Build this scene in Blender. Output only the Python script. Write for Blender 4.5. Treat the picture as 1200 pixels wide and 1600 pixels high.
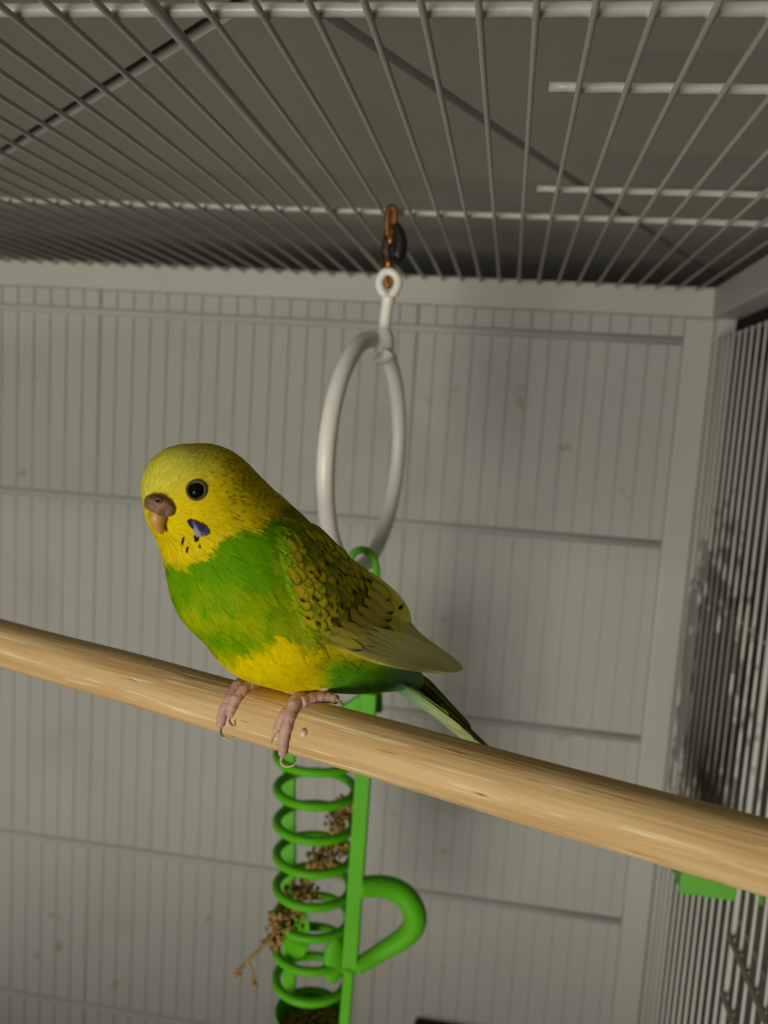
import bpy, bmesh, math, random
import numpy as np
from mathutils import Vector, Matrix, noise
from mathutils.bvhtree import BVHTree

for o in list(bpy.data.objects):
    bpy.data.objects.remove(o)
scn = bpy.context.scene
col = scn.collection
random.seed(7)
rng = np.random.default_rng(7)

# ------------------------------------------------------------------ camera
# rows: world X (right), Y (into the cage), Z (up) in camera axes; solved from the vanishing points of the wires
R = np.array([[0.987, -0.0809, 0.1387], [0.1471, 0.1096, -0.983], [0.0644, 0.9907, 0.12]])
U_, S_, V_ = np.linalg.svd(R); R = U_ @ V_
FPX = 1310.0
cam = bpy.data.cameras.new('camera')
cam.sensor_fit = 'VERTICAL'; cam.sensor_height = 36.0; cam.sensor_width = 27.0
cam.lens = 36.0 * FPX / 1600.0
cam.clip_start = 0.005; cam.clip_end = 50
cam.dof.use_dof = True; cam.dof.focus_distance = 0.205; cam.dof.aperture_fstop = 15.0
camo = bpy.data.objects.new('camera', cam); col.objects.link(camo)
m4 = Matrix.Identity(4)
for i in range(3):
    for j in range(3):
        m4[i][j] = R[i, j]
camo.matrix_world = m4
scn.camera = camo

# ------------------------------------------------------------------ light
scn.view_settings.view_transform = 'Standard'
scn.view_settings.look = 'None'
scn.view_settings.gamma = 1.0
scn.view_settings.use_curve_mapping = False
scn.view_settings.exposure = 0.0
w = bpy.data.worlds.new('room_light'); scn.world = w; w.use_nodes = True
w.node_tree.nodes['Background'].inputs[0].default_value = (1.0, 0.97, 0.84, 1)
w.node_tree.nodes['Background'].inputs[1].default_value = 0.022

def area(name, loc, target, sx, sy, power, color):
    l = bpy.data.lights.new(name, 'AREA'); l.shape = 'RECTANGLE'; l.size = sx; l.size_y = sy
    l.energy = power; l.color = color
    o = bpy.data.objects.new(name, l); col.objects.link(o)
    o.location = loc
    o.rotation_euler = (Vector(target) - Vector(loc)).to_track_quat('-Z', 'Y').to_euler()
    return o
area('window_front_offscreen', (-0.75, -2.1, -0.62), (-0.05, 0.25, -0.08), 0.9, 1.2, 44.0, (1.0, 0.965, 0.84))

# ------------------------------------------------------------------ helpers
def ray(u, v):
    return R @ np.array([u - 600.0, 800.0 - v, -FPX]) / FPX
def P(u, v, d): return ray(u, v) * d
def onX(u, v, x): r = ray(u, v); return r * (x / r[0])
def onY(u, v, y): r = ray(u, v); return r * (y / r[1])
def onZ(u, v, z): r = ray(u, v); return r * (z / r[2])
def depth(p): return -(R.T @ np.asarray(p))[2]
def proj(p):
    c = R.T @ np.asarray(p, float)
    return 600 + FPX * c[0] / -c[2], 800 - FPX * c[1] / -c[2]
def V(a): return np.asarray(a, float)
def nrm(a):
    a = V(a); return a / max(np.linalg.norm(a), 1e-12)

WO = {}                                                           # world origin of every object
def thing(name, loc, label, cat, group=None):
    o = bpy.data.objects.new(name, None); col.objects.link(o)
    o.empty_display_size = 0.01
    o.location = tuple(loc); WO[o] = V(loc)
    o['label'] = label; o['category'] = cat
    if group: o['group'] = group
    return o
def make(name, data, mat, parent=None, origin=None, smooth=True, label=None, cat=None, kind=None, group=None):
    vs, fs = data[0], data[1]
    vs = np.asarray(vs, float)
    if origin is None: origin = (vs.min(0) + vs.max(0)) / 2
    origin = V(origin)
    me = bpy.data.meshes.new(name)
    me.from_pydata((vs - origin).tolist(), [], [tuple(f) for f in fs])
    if len(data) > 2 and data[2] is not None:
        ca = me.color_attributes.new('tint', 'FLOAT_COLOR', 'POINT')
        c = np.ones((len(vs), 4)); c[:, :3] = np.clip(data[2], 0, 1)
        ca.data.foreach_set('color', c.ravel())
    if smooth: me.polygons.foreach_set('use_smooth', [True] * len(me.polygons))
    me.materials.append(mat)
    me.update()
    return link(name, me, parent, origin, label, cat, kind, group)
def link(name, me, parent, origin, label=None, cat=None, kind=None, group=None):
    o = bpy.data.objects.new(name, me); col.objects.link(o)
    WO[o] = V(origin)
    if parent is not None:
        o.parent = parent; o.location = tuple(V(origin) - WO[parent])
    else:
        o.location = tuple(origin)
    if label: o['label'] = label
    if cat: o['category'] = cat
    if kind: o['kind'] = kind
    if group: o['group'] = group
    return o
def merge(*parts):
    vs, fs, cs = [], [], []; n = 0; hasc = all(len(p) > 2 and p[2] is not None for p in parts)
    for p in parts:
        vs.append(np.asarray(p[0], float)); fs += [tuple(i + n for i in f) for f in p[1]]; n += len(p[0])
        if hasc: cs.append(np.asarray(p[2], float))
    return (np.concatenate(vs), fs, np.concatenate(cs) if hasc else None)
def tube(pts, rad, seg=10, closed=False, flat=None):
    pts = np.asarray(pts, float); n = len(pts)
    rad = np.full(n, rad, float) if np.isscalar(rad) else np.asarray(rad, float)
    if closed: tan = np.roll(pts, -1, 0) - np.roll(pts, 1, 0)
    else: tan = np.gradient(pts, axis=0)
    tan = tan / np.linalg.norm(tan, axis=1)[:, None]
    a = np.array([0, 0, 1.0]) if abs(tan[0][2]) < .9 else np.array([1.0, 0, 0])
    x = nrm(a - tan[0] * a.dot(tan[0])); vs = []
    for i in range(n):
        x = nrm(x - tan[i] * x.dot(tan[i])); y = np.cross(tan[i], x)
        for k in range(seg):
            t = 2 * math.pi * k / seg
            vs.append(pts[i] + rad[i] * (math.cos(t) * x + math.sin(t) * y))
    fs = []
    for i in range(n if closed else n - 1):
        j = (i + 1) % n
        for k in range(seg):
            l = (k + 1) % seg
            fs.append((i * seg + k, i * seg + l, j * seg + l, j * seg + k))
    if not closed:
        fs.append(tuple(range(seg))[::-1]); fs.append(tuple((n - 1) * seg + k for k in range(seg)))
    return (np.array(vs), fs)
def spline(pts, n=8, closed=False):
    pts = np.asarray(pts, float); out = []; m = len(pts)
    rngs = range(m if closed else m - 1)
    for i in rngs:
        if closed: p0, p1, p2, p3 = (pts[(i + k) % m] for k in (-1, 0, 1, 2))
        else: p0, p1, p2, p3 = pts[max(i - 1, 0)], pts[i], pts[i + 1], pts[min(i + 2, m - 1)]
        for k in range(n):
            t = k / n
            out.append(.5 * ((2 * p1) + (-p0 + p2) * t + (2 * p0 - 5 * p1 + 4 * p2 - p3) * t * t + (-p0 + 3 * p1 - 3 * p2 + p3) * t ** 3))
    if not closed: out.append(pts[-1])
    return np.array(out)
def box(lo, hi, bev=0.0):
    lo, hi = V(lo), V(hi)
    bm = bmesh.new(); bmesh.ops.create_cube(bm, size=1.0)
    for v in bm.verts:
        v.co = Vector(((lo + hi) / 2 + V(v.co) * (hi - lo)).tolist())
    if bev: bmesh.ops.bevel(bm, geom=bm.edges[:], offset=bev, segments=2, affect='EDGES', profile=.5)
    bm.verts.index_update()
    r = (np.array([v.co[:] for v in bm.verts]), [tuple(v.index for v in f.verts) for f in bm.faces]); bm.free()
    return r
def frame_box(c, ex, ey, ez, hx, hy, hz, bev=0.0):
    b = box((-hx, -hy, -hz), (hx, hy, hz), bev); M = np.stack([ex, ey, ez])
    return (b[0] @ M + V(c), b[1])
def ico(c, r, sub=2, M=None):
    bm = bmesh.new(); bmesh.ops.create_icosphere(bm, subdivisions=sub, radius=1.0)
    vs = np.array([v.co[:] for v in bm.verts]); fs = [tuple(v.index for v in f.verts) for f in bm.faces]; bm.free()
    vs = vs * (r if np.isscalar(r) else V(r))
    if M is not None: vs = vs @ np.asarray(M)
    return (vs + V(c), fs)
def prism(poly, z0, z1):
    n = len(poly)
    vs = [(x, y, z0) for x, y in poly] + [(x, y, z1) for x, y in poly]
    fs = [tuple(range(n))[::-1], tuple(range(n, 2 * n))] + [(i, (i + 1) % n, n + (i + 1) % n, n + i) for i in range(n)]
    return (np.array(vs, float), fs)
def clean(data):                                                   # consistent outward faces
    bm = bmesh.new(); vv = [bm.verts.new(v) for v in np.asarray(data[0]).tolist()]
    for f in data[1]:
        try: bm.faces.new([vv[i] for i in f])
        except ValueError: pass
    bmesh.ops.recalc_face_normals(bm, faces=bm.faces[:]); bm.verts.index_update()
    r = (np.array([v.co[:] for v in bm.verts]), [tuple(v.index for v in f.verts) for f in bm.faces]); bm.free()
    return r

# ------------------------------------------------------------------ materials
def material(name, color, rough=.5, spec=.5, var=0.0, scale=60, detail=4, bump=0.0, bscale=200, second=None, stretch=None, sss=0.0, lo=.35, hi=.65, coat=0, tint=False, trans=0):
    m = bpy.data.materials.new(name); m.use_nodes = True
    nt = m.node_tree; b = nt.nodes['Principled BSDF']
    b.inputs['Roughness'].default_value = rough
    b.inputs['Specular IOR Level'].default_value = spec
    if coat: b.inputs['Coat Weight'].default_value = coat
    if sss:
        b.inputs['Subsurface Weight'].default_value = sss
        b.inputs['Subsurface Radius'].default_value = (.002, .0012, .0008)
        b.inputs['Subsurface Scale'].default_value = 1.0
    c = (*color, 1)
    tc = nt.nodes.new('ShaderNodeTexCoord'); mp = nt.nodes.new('ShaderNodeMapping')
    nt.links.new(tc.outputs['Object'], mp.inputs[0])
    if stretch: mp.inputs['Scale'].default_value = stretch
    no = nt.nodes.new('ShaderNodeTexNoise'); no.inputs['Scale'].default_value = scale; no.inputs['Detail'].default_value = detail
    nt.links.new(mp.outputs[0], no.inputs['Vector'])
    rp = nt.nodes.new('ShaderNodeValToRGB')
    rp.color_ramp.elements[0].position = lo; rp.color_ramp.elements[1].position = hi
    if second is None: second = tuple(x * (1 - var) for x in color)
    rp.color_ramp.elements[0].color = (*second, 1); rp.color_ramp.elements[1].color = c
    nt.links.new(no.outputs['Fac'], rp.inputs[0])
    outc = rp.outputs[0]
    if tint:
        at = nt.nodes.new('ShaderNodeAttribute'); at.attribute_name = 'tint'
        mx = nt.nodes.new('ShaderNodeMix'); mx.data_type = 'RGBA'; mx.blend_type = 'MULTIPLY'; mx.inputs[0].default_value = 1
        nt.links.new(at.outputs['Color'], mx.inputs[6]); nt.links.new(outc, mx.inputs[7]); outc = mx.outputs[2]
    nt.links.new(outc, b.inputs['Base Color'])
    if bump:
        n2 = nt.nodes.new('ShaderNodeTexNoise'); n2.inputs['Scale'].default_value = bscale; n2.inputs['Detail'].default_value = 3
        nt.links.new(mp.outputs[0], n2.inputs['Vector'])
        bp = nt.nodes.new('ShaderNodeBump'); bp.inputs['Strength'].default_value = bump; bp.inputs['Distance'].default_value = .001
        nt.links.new(n2.outputs['Fac'], bp.inputs['Height']); nt.links.new(bp.outputs[0], b.inputs['Normal'])
    return m
def add_layer(m, color, scale, lo, hi, stretch=None, detail=3, seed=0.0):
    """a second patchy layer over the base colour (stains, streaks)"""
    nt = m.node_tree; b = nt.nodes['Principled BSDF']
    src = b.inputs['Base Color'].links[0].from_socket
    tc = nt.nodes.new('ShaderNodeTexCoord'); mp = nt.nodes.new('ShaderNodeMapping')
    mp.inputs['Location'].default_value = (seed, seed * .7, seed * 1.3)
    if stretch: mp.inputs['Scale'].default_value = stretch
    nt.links.new(tc.outputs['Object'], mp.inputs[0])
    no = nt.nodes.new('ShaderNodeTexNoise'); no.inputs['Scale'].default_value = scale; no.inputs['Detail'].default_value = detail
    nt.links.new(mp.outputs[0], no.inputs['Vector'])
    mr = nt.nodes.new('ShaderNodeMapRange'); mr.inputs[1].default_value = lo; mr.inputs[2].default_value = hi
    nt.links.new(no.outputs['Fac'], mr.inputs[0])
    mx = nt.nodes.new('ShaderNodeMix'); mx.data_type = 'RGBA'
    nt.links.new(mr.outputs[0], mx.inputs[0]); nt.links.new(src, mx.inputs[6]); mx.inputs[7].default_value = (*color, 1)
    nt.links.new(mx.outputs[2], b.inputs['Base Color'])

M = {}
M['board'] = material('white_board', (.40, .39, .365), .6, .3, .05, 14, bump=.05, bscale=90)
add_layer(M['board'], (.25, .215, .14), 42, .665, .75, seed=3.1)
add_layer(M['board'], (.33, .31, .25), 9, .58, .80, seed=9.1)
M['wire'] = material('white_coated_wire', (.47, .46, .41), .35, .5, .05, 120, bump=.15, bscale=350)
M['wire_grimy'] = material('grimy_white_wire', (.52, .51, .46), .45, .4, .05, 120)
def grime(m, center, radii, color):
    """a dirty patch with its own place in the cage: noise inside an ellipsoid"""
    nt = m.node_tree; b = nt.nodes['Principled BSDF']; src = b.inputs['Base Color'].links[0].from_socket
    ge = nt.nodes.new('ShaderNodeNewGeometry')
    su = nt.nodes.new('ShaderNodeVectorMath'); su.operation = 'SUBTRACT'; su.inputs[1].default_value = tuple(center)
    dv = nt.nodes.new('ShaderNodeVectorMath'); dv.operation = 'DIVIDE'; dv.inputs[1].default_value = tuple(radii)
    ln = nt.nodes.new('ShaderNodeVectorMath'); ln.operation = 'LENGTH'
    nt.links.new(ge.outputs['Position'], su.inputs[0]); nt.links.new(su.outputs[0], dv.inputs[0]); nt.links.new(dv.outputs[0], ln.inputs[0])
    no = nt.nodes.new('ShaderNodeTexNoise'); no.inputs['Scale'].default_value = 75; no.inputs['Detail'].default_value = 4
    nt.links.new(ge.outputs['Position'], no.inputs['Vector'])
    ad = nt.nodes.new('ShaderNodeMath'); ad.operation = 'MULTIPLY_ADD'; ad.inputs[1].default_value = 2.2
    nt.links.new(no.outputs['Fac'], ad.inputs[0]); nt.links.new(ln.outputs['Value'], ad.inputs[2])
    mr = nt.nodes.new('ShaderNodeMapRange'); mr.inputs[1].default_value = 1.75; mr.inputs[2].default_value = 2.0; mr.inputs[3].default_value = .78; mr.inputs[4].default_value = 0
    nt.links.new(ad.outputs[0], mr.inputs[0])
    mx = nt.nodes.new('ShaderNodeMix'); mx.data_type = 'RGBA'
    nt.links.new(mr.outputs[0], mx.inputs[0]); nt.links.new(src, mx.inputs[6]); mx.inputs[7].default_value = (*color, 1)
    nt.links.new(mx.outputs[2], b.inputs['Base Color'])
grime(M['wire_grimy'], onX(1098, 1085, .1185), (.05, .10, .10), (.075, .065, .045))
M['frame'] = material('white_plastic_frame', (.43, .42, .38), .5, .4, .04, 20)
M['ceiling'] = material('grey_ceiling_board', (.42, .405, .35), .7, .2, .06, 8, bump=.05, bscale=60)
M['outer'] = material('outer_grey_wall', (.16, .15, .125), .8, .2, .1, 6)
M['side_board'] = material('grey_side_board', (.27, .27, .235), .7, .2, .1, 16)
M['tray'] = material('cage_tray', (.30, .26, .19), .7, .3, .1, 30)
M['wood'] = material('perch_wood', (.76, .53, .26), .6, .25, 0, 330, detail=6, second=(.57, .35, .14), stretch=(.045, 1, 1), lo=.34, hi=.64, bump=.25, bscale=1100)
add_layer(M['wood'], (.88, .70, .45), 1100, .60, .68, stretch=(.03, 1, 1), seed=2.2)
add_layer(M['wood'], (.28, .16, .06), 900, .68, .74, stretch=(.06, 1, 1), seed=5.0)
add_layer(M['wood'], (.48, .28, .11), 150, .64, .78, stretch=(.3, 1, 1), seed=7.0)
M['swing'] = material('white_swing_plastic', (.88, .85, .79), .35, .5, .04, 40, sss=.15)
M['copper'] = material('copper_clip', (.42, .17, .045), .35, .6, .5, 260)
M['copper'].node_tree.nodes['Principled BSDF'].inputs['Metallic'].default_value = .7
M['dark_metal'] = material('blackened_metal', (.012, .010, .008), .45, .5, .3, 200)
M['green'] = material('green_plastic', (.11, .47, .010), .5, .2, .12, 30, sss=.12)
M['green_cup'] = material('green_cup_plastic', (.13, .47, .045), .5, .4, .1, 60)
M['millet'] = material('dry_millet', (.46, .28, .08), .8, .2, .5, 320)
M['seed'] = material('pale_seed', (.75, .66, .50), .3, .5, .1, 300)
M['brown'] = material('dark_brown_wood', (.05, .033, .018), .7, .3, .4, 60)
M['bark'] = material('dark_bark', (.085, .07, .045), .9, .2, 0, 50, second=(.03, .025, .018), stretch=(1, 1, .4), bump=.8, bscale=120)
M['feather'] = material('feathers', (1, 1, 1), .7, .06, .10, 700, tint=True)
M['cere'] = material('brown_cere', (.34, .20, .11), .65, .25, 0, 380, second=(.12, .065, .035), bump=.6, bscale=500)
M['beak'] = material('horn_beak', (.62, .34, .07), .4, .5, .25, 160, sss=.1)
M['skin'] = material('pink_foot_skin', (.70, .44, .38), .6, .35, 0, 500, second=(.56, .33, .28), bump=.4, bscale=1100, sss=.15)
M['claw'] = material('claw_horn', (.62, .50, .36), .35, .5, .1, 200)
M['eye'] = material('black_eye', (.006, .005, .005), .1, .12)
M['eyering'] = material('grey_eye_ring', (.10, .09, .065), .7, .2, .3, 500)
M['dark_hole'] = material('nostril', (.02, .012, .008), .8, .2)

# ------------------------------------------------------------------ the setting
ZW = .083                      # plane of the top wires
YB = .541                      # plane of the back wires
XR = .1185                     # plane of the right-hand wires
XL = -.43                      # left end of the cage, out of view
ZF = -.50
YF = -.06
# back board, behind the wires
make('wall_back', box((XL - .03, YB + .0002, ZF), (XR + .012, YB + .008, .0850)), M['board'], smooth=False, kind='structure')
make('floor', box((XL - .02, YF, ZF - .012), (XR + .02, YB + .02, ZF)), M['tray'], smooth=False, kind='structure')
make('wall_right', box((.31, .3, ZF), (.32, 2.0, .4)), M['outer'], smooth=False, kind='structure')
# ceiling board in three panels with dark joints
ZC = .113
ceil = make('ceiling', box((XL - .3, -.3, ZC + .060), (.34, 1.3, ZC + .066)), M['ceiling'], smooth=False, kind='structure')
a0, a1 = onZ(0, 235, ZC)[:2], onZ(370, 0, ZC)[:2]
b0, b1 = onZ(480, 0, ZC)[:2], onZ(940, 310, ZC)[:2]
da, db = nrm(a1 - a0), nrm(b1 - b0)
tt = np.linalg.solve(np.stack([da, -db], 1), b0 - a0)
apex = a0 + da * tt[0]
gap = .0019; gapa = .0050
na = np.array([-da[1], da[0]]); nb = np.array([-db[1], db[0]])        # normals towards the wedge
def along(p, d, t): return p + d * t
La = along(apex, da, -.75); Lb = along(apex, db, 1.0)
wedge = [apex + np.array([0, gapa * 1.3]), Lb + nb * gap, (Lb[0] + .0, 1.28), (La[0], 1.28), La + na * gapa]
ymax = .74
left_out = [La - na * gapa * .2, (La[0], -.28), (apex[0] - gap, -.28), apex - na * gapa * .2]
right_out = [apex - nb * gap * 1.2, (apex[0] + gap, -.28), (.32, -.28), (.32, Lb[1]), Lb - nb * gap]
for poly in (wedge, left_out, right_out):
    make('ceiling_panel', clean(prism([tuple(p) for p in poly], ZC, ZC + .006)), M['ceiling'], ceil, smooth=False)

# grey board outside the right-hand wires; rough dark slab standing between it and the wires
ztop = onX(1150, 575, .175)[2]
make('side_board', box((.175, .17, ZF), (.183, .80, ztop), .001), M['side_board'], smooth=False,
     label='plain grey board standing upright outside the right-hand wires', cat='board')

# ------------------------------------------------------------------ the cage
cage = thing('bird_cage', (0, YB, ZF), 'white wire bird cage with white plastic frame around the perch', 'cage')
# frame
make('rail', box((XL, YB - .006, .0675), (XR + .012, YB + .0006, .0855), .0012), M['frame'], cage, smooth=False)
make('rail', box((XR - .004, YF, .0675), (XR + .013, YB - .007, .0855), .0012), M['frame'], cage, smooth=False)
make('corner_post', box((XR - .0185, YB - .0055, ZF), (XR - .001, YB + .0005, .0674), .0015), M['frame'], cage, smooth=False)
# shared straight wires
def straight(name, L, r, axis, mat, seg=10):
    e = np.zeros(3); e[axis] = L / 2
    d = tube([-e, -e * .33, e * .33, e], r, seg)
    me = bpy.data.meshes.new(name); me.from_pydata(d[0].tolist(), [], d[1])
    me.polygons.foreach_set('use_smooth', [True] * (len(me.polygons) - 2) + [False] * 2); me.materials.append(mat); return me
SP = .0117
y0, y1 = YF, YB - .004
w_top = straight('wire', y1 - y0, .00083, 1, M['wire'])
w_top_thick = straight('thick_wire', y1 - y0, .0014, 1, M['wire'])
topx = []
k = 0
x = -.0013 + SP * 9
while x > XL:
    thick = abs(x + .0846) < .004
    topx.append(x)
    link('thick_wire' if thick else 'wire', w_top_thick if thick else w_top, cage, (x, (y0 + y1) / 2, ZW + (.0004 if thick else 0)))
    x -= SP
def crossbar(xa, xb, y, r, z):
    n = int((xb - xa) / .004) + 2
    parts = [tube([(xa + (xb - xa) * i / (n - 1), y, z + .0001 * math.sin(i * 1.9)) for i in range(n)], r, 12)]
    for wx in topx:
        if xa < wx < xb: parts.append(ico((wx, y, z - r * .62), (r * .95, r * 1.15, r * .75), 1))
    return merge(*parts)
make('cross_bar', crossbar(XL, XR, .1885, .00155, ZW + .0021), M['wire'], cage)
make('cross_bar', crossbar(XL, XR, .3700, .0014, ZW + .0020), M['wire'], cage)
make('cross_bar', crossbar(XL, XR, .0050, .00155, ZW + .0021), M['wire'], cage)
make('short_bar', crossbar(.0031, XR, .2295, .0013, ZW + .0019), M['wire'], cage)
make('short_bar', crossbar(.0031, XR, .3261, .0013, ZW + .0019), M['wire'], cage)
# back grille
hb = .0675 + ZF * -1
w_back = straight('wire', hb, .00046, 2, M['board'], 8)
w_back_thick = straight('thick_wire', hb, .0012, 2, M['board'], 8)
SB = .01193
x = -.0628
xs = []
i = -30
while True:
    x = -.0628 + SB * i
    if x > XR - .018: break
    if x > XL:
        th = i % 18 == 0
        link('thick_wire' if th else 'wire', w_back_thick if th else w_back, cage, (x, YB + (.0004 if th else 0), .0675 - hb / 2))
    i += 1
w_bh = straight('cross_wire', XR - .012 - XL, .0028, 0, M['board'], 16)
for z in (.0535, -.0725, -.2, -.3265, -.4535):
    link('cross_wire', w_bh, cage, ((XR - .012 + XL) / 2, YB + .0011, z))
# right-hand grille
ztopwire = onX(1165, 514, XR)[2]
zlo = ZF
w_side = straight('wire', ztopwire - zlo, .00085, 2, M['wire_grimy'], 8)
w_side_thick = straight('thick_wire', ztopwire - zlo, .0014, 2, M['wire_grimy'], 8)
ythick = onX(1143, 1490, XR)[1]
j = 0
yy = YB - .012
while yy > .10:
    th = abs(yy - ythick) < SB / 2
    link('thick_wire' if th else 'wire', w_side_thick if th else w_side, cage, (XR, yy, (ztopwire + zlo) / 2))
    yy -= SB
LY = YB - .008 - YF
w_sh = straight('cross_wire', LY, .0012, 1, M['wire_grimy'], 8)
zs1 = onX(1150, 968, XR)[2]
zs2 = onX(1165, 1508, XR)[2]
for z in (ztopwire, zs1):
    link('cross_wire', w_sh, cage, (XR + .0019, (YB - .008 + YF) / 2, z))
Ld = ythick - YF
w_door = straight('door_wire', Ld, .0013, 1, M['wire'], 8)
link('door_wire', w_door, cage, (XR - .0018, ythick - Ld / 2, zs2))
link('door_wire', w_door, cage, (XR + .0018, ythick - Ld / 2, zs2 + .009))
link('door_wire', w_door, cage, (XR - .0018, ythick - Ld / 2, zs2 - .028))
print('right wall', ztopwire, zs1, zs2, ythick)

# dark slab outside
pa, pb = onX(1085, 930, .135), onX(1060, 1235, .135)
zt = onX(1095, 905, .135)[2]; zb = onX(1060, 1260, .135)[2]
ya = .545; yb2 = onX(1130, 1100, .135)[1]
vs, fs = [], []
NY, NZ = 14, 26
for side in (0, 1):
    for i in range(NZ + 1):
        for jj in range(NY + 1):
            f, g = jj / NY, i / NZ
            edge = .018 * noise.noise((g * 6, 1.3, side * 0)) + .02 * g * (1 - g)
            z = zt + (zb - zt) * g + .012 * noise.noise((f * 5, 7.7, 2.0)) * (1 if g < .5 else -1)
            yv = ya + (yb2 - edge - ya) * f
            xx = .128 + .003 * noise.noise((f * 9, g * 14, 3.0)) if side == 0 else .142
            vs.append((xx, yv, z))
nn = (NZ + 1) * (NY + 1)
for i in range(NZ):
    for jj in range(NY):
        a = i * (NY + 1) + jj
        fs.append((a, a + 1, a + NY + 2, a + NY + 1)); fs.append((nn + a, nn + a + NY + 1, nn + a + NY + 2, nn + a + 1))
bd = [jj for jj in range(NY)], 
for jj in range(NY):
    a = jj; fs.append((a, nn + a, nn + a + 1, a + 1)); a = NZ * (NY + 1) + jj; fs.append((a, a + 1, nn + a + 1, nn + a))
for i in range(NZ):
    a = i * (NY + 1); b = a + NY + 1; fs.append((a, b, nn + b, nn + a)); a += NY; b += NY; fs.append((a, nn + a, nn + b, b))
make('bark_slab', clean((np.array(vs), fs)), M['bark'], smooth=False,
     label='dark rough mottled slab seen through the side wires beside the corner post', cat='slab')

# ------------------------------------------------------------------ perch
PR = .007
pA, pB = P(0, 1003.5, FPX * .014 / 70.5), P(1200, 1340, FPX * .014 / 115.5)
pd = nrm(pB - pA)
tL = (XL + .002 - pA[0]) / pd[0]; tR = (XR - .001 - pA[0]) / pd[0]
e0, e1 = pA + pd * tL, pA + pd * tR
Lp = np.linalg.norm(e1 - e0)
ns = 60
pts = [((i / ns - .5) * Lp, .00012 * math.sin(i * .9), .00012 * math.cos(i * .7)) for i in range(ns + 1)]
pdat = tube(pts, PR, 40)
ex = pd; ez = nrm(np.array([0, 0, 1.0]) - pd * pd[2]); ey = np.cross(ez, ex)
perch_w = (pdat[0] @ np.stack([ex, ey, ez]) + (e0 + e1) / 2, pdat[1])
perch = thing('perch', (e0 + e1) / 2, 'round pale wooden perch rod carrying the budgerigar', 'perch')
me = bpy.data.meshes.new('rod'); me.from_pydata(pdat[0].tolist(), [], pdat[1])
me.polygons.foreach_set('use_smooth', [True] * len(me.polygons)); me.materials.append(M['wood'])
rod = bpy.data.objects.new('rod', me); col.objects.link(rod); rod.parent = perch
rod.matrix_basis = Matrix(((ex[0], ey[0], ez[0], 0), (ex[1], ey[1], ez[1], 0), (ex[2], ey[2], ez[2], 0), (0, 0, 0, 1)))
WO[rod] = WO[perch]
bvh_p = BVHTree.FromPolygons([Vector(v) for v in perch_w[0]], [f for f in perch_w[1]])
def on_perch(u, v, lift):
    r = nrm(ray(u, v))
    h = bvh_p.ray_cast(Vector((0, 0, 0)), Vector(r))
    if h[0] is not None:
        p = V(h[0]); t = (p - pA).dot(pd); n = nrm(p - (pA + pd * t))
        return p + n * lift
    # closest point of the sight line to the rod axis
    nvec = np.cross(r, pd); n2 = np.cross(pd, nvec)
    return r * (pA.dot(n2) / r.dot(n2))
sd = on_perch(475, 1146, .0002)
make('seed', ico(sd, (.00095, .00095, .0011), 2), M['seed'],
     label="tiny pale round seed stuck to the perch beside the bird's foot", cat='seed')

# ------------------------------------------------------------------ swing: clip, link and ring
YS = .366
top = onZ(612, 326, ZW + .0012)
YS = top[1]
swing = thing('swing_ring', onY(570, 880, YS), 'white plastic ring swing hanging from the cage top by a copper clip', 'swing')
def S(u, v, dy=0.0): return onY(u, v, YS + dy)
px = YS / FPX * 1.02
# copper trigger clip
make('clip_hook', tube(spline([S(607, 372), S(605, 345), S(607, 330), S(612, 324), S(617, 330), S(616, 350), S(612, 372)], 8), .0014, 10), M['copper'], swing)
make('clip_body', tube(spline([S(611, 366), S(610, 385), S(608, 405), S(607, 420)], 6), [.0016 + .0005 * math.sin(i * .55) for i in range(19)], 12), M['copper'], swing)
make('clip_eye', tube(spline([S(604, 424), S(603, 438), S(607, 448), S(611, 438), S(611, 424)], 6, closed=True), .0011, 8, closed=True), M['copper'], swing)
make('clip_gate', tube(spline([S(618, 350, -.002), S(625, 372, -.002), S(623, 398, -.002), S(617, 402, -.002), S(613, 380, -.002)], 6), [.0017 + .0016 * math.sin(math.pi * i / 24) for i in range(25)], 8), M['dark_metal'], swing)
make('clip_spring', merge(tube(spline([S(602, 368, -.001), S(598, 385, -.001), S(596, 405, -.001), S(599, 415, -.001)], 6), .0007, 8),
                          tube(spline([S(619, 395, -.001), S(624, 408, -.001), S(622, 417, -.001)], 6), .0007, 8)), M['dark_metal'], swing)
# white flat link with an eye at the top and a clasp at the bottom
def flat_link():
    loop = tube(spline([S(605, 466), S(595, 452), S(593, 438), S(601, 426), S(613, 426), S(622, 438), S(619, 452), S(609, 466)], 6, closed=True), .0019, 8, closed=True)
    shaft = tube(spline([S(607, 464), S(604, 485), S(601, 508), S(600, 520)], 5), list(np.interp(np.linspace(0, 1, 16), [0, .2, .7, 1], [.0031, .0026, .0025, .0036])), 12)
    clasp = tube(spline([S(600, 514), S(599, 524), S(598, 536), S(597, 548), S(598, 556)], 5), list(np.interp(np.linspace(0, 1, 21), [0, .3, .6, .85, 1], [.003, .0048, .0052, .0046, .003])), 14)
    lip = tube(spline([S(606, 552, -.004), S(600, 560, -.005), S(592, 562, -.006), S(585, 566, -.006)], 5), np.linspace(.0034, .0013, 16), 8)
    return loop, shaft, clasp, lip
lo_, sh_, cl_, lip_ = flat_link()
make('link', merge(lo_, sh_), M['swing'], swing)
make('clasp', merge(cl_, lip_), M['swing'], swing)
rc = S(573, 712); RR = .0496
hd = nrm((.150, .989, 0))
circ = []
for i in range(96):
    t = 2 * math.pi * i / 96
    circ.append(rc + RR * (hd * math.sin(t) + np.array([0, 0, 1.0]) * math.cos(t)))
make('ring', tube(circ, .0035, 14, closed=True), M['swing'], swing)
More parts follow.
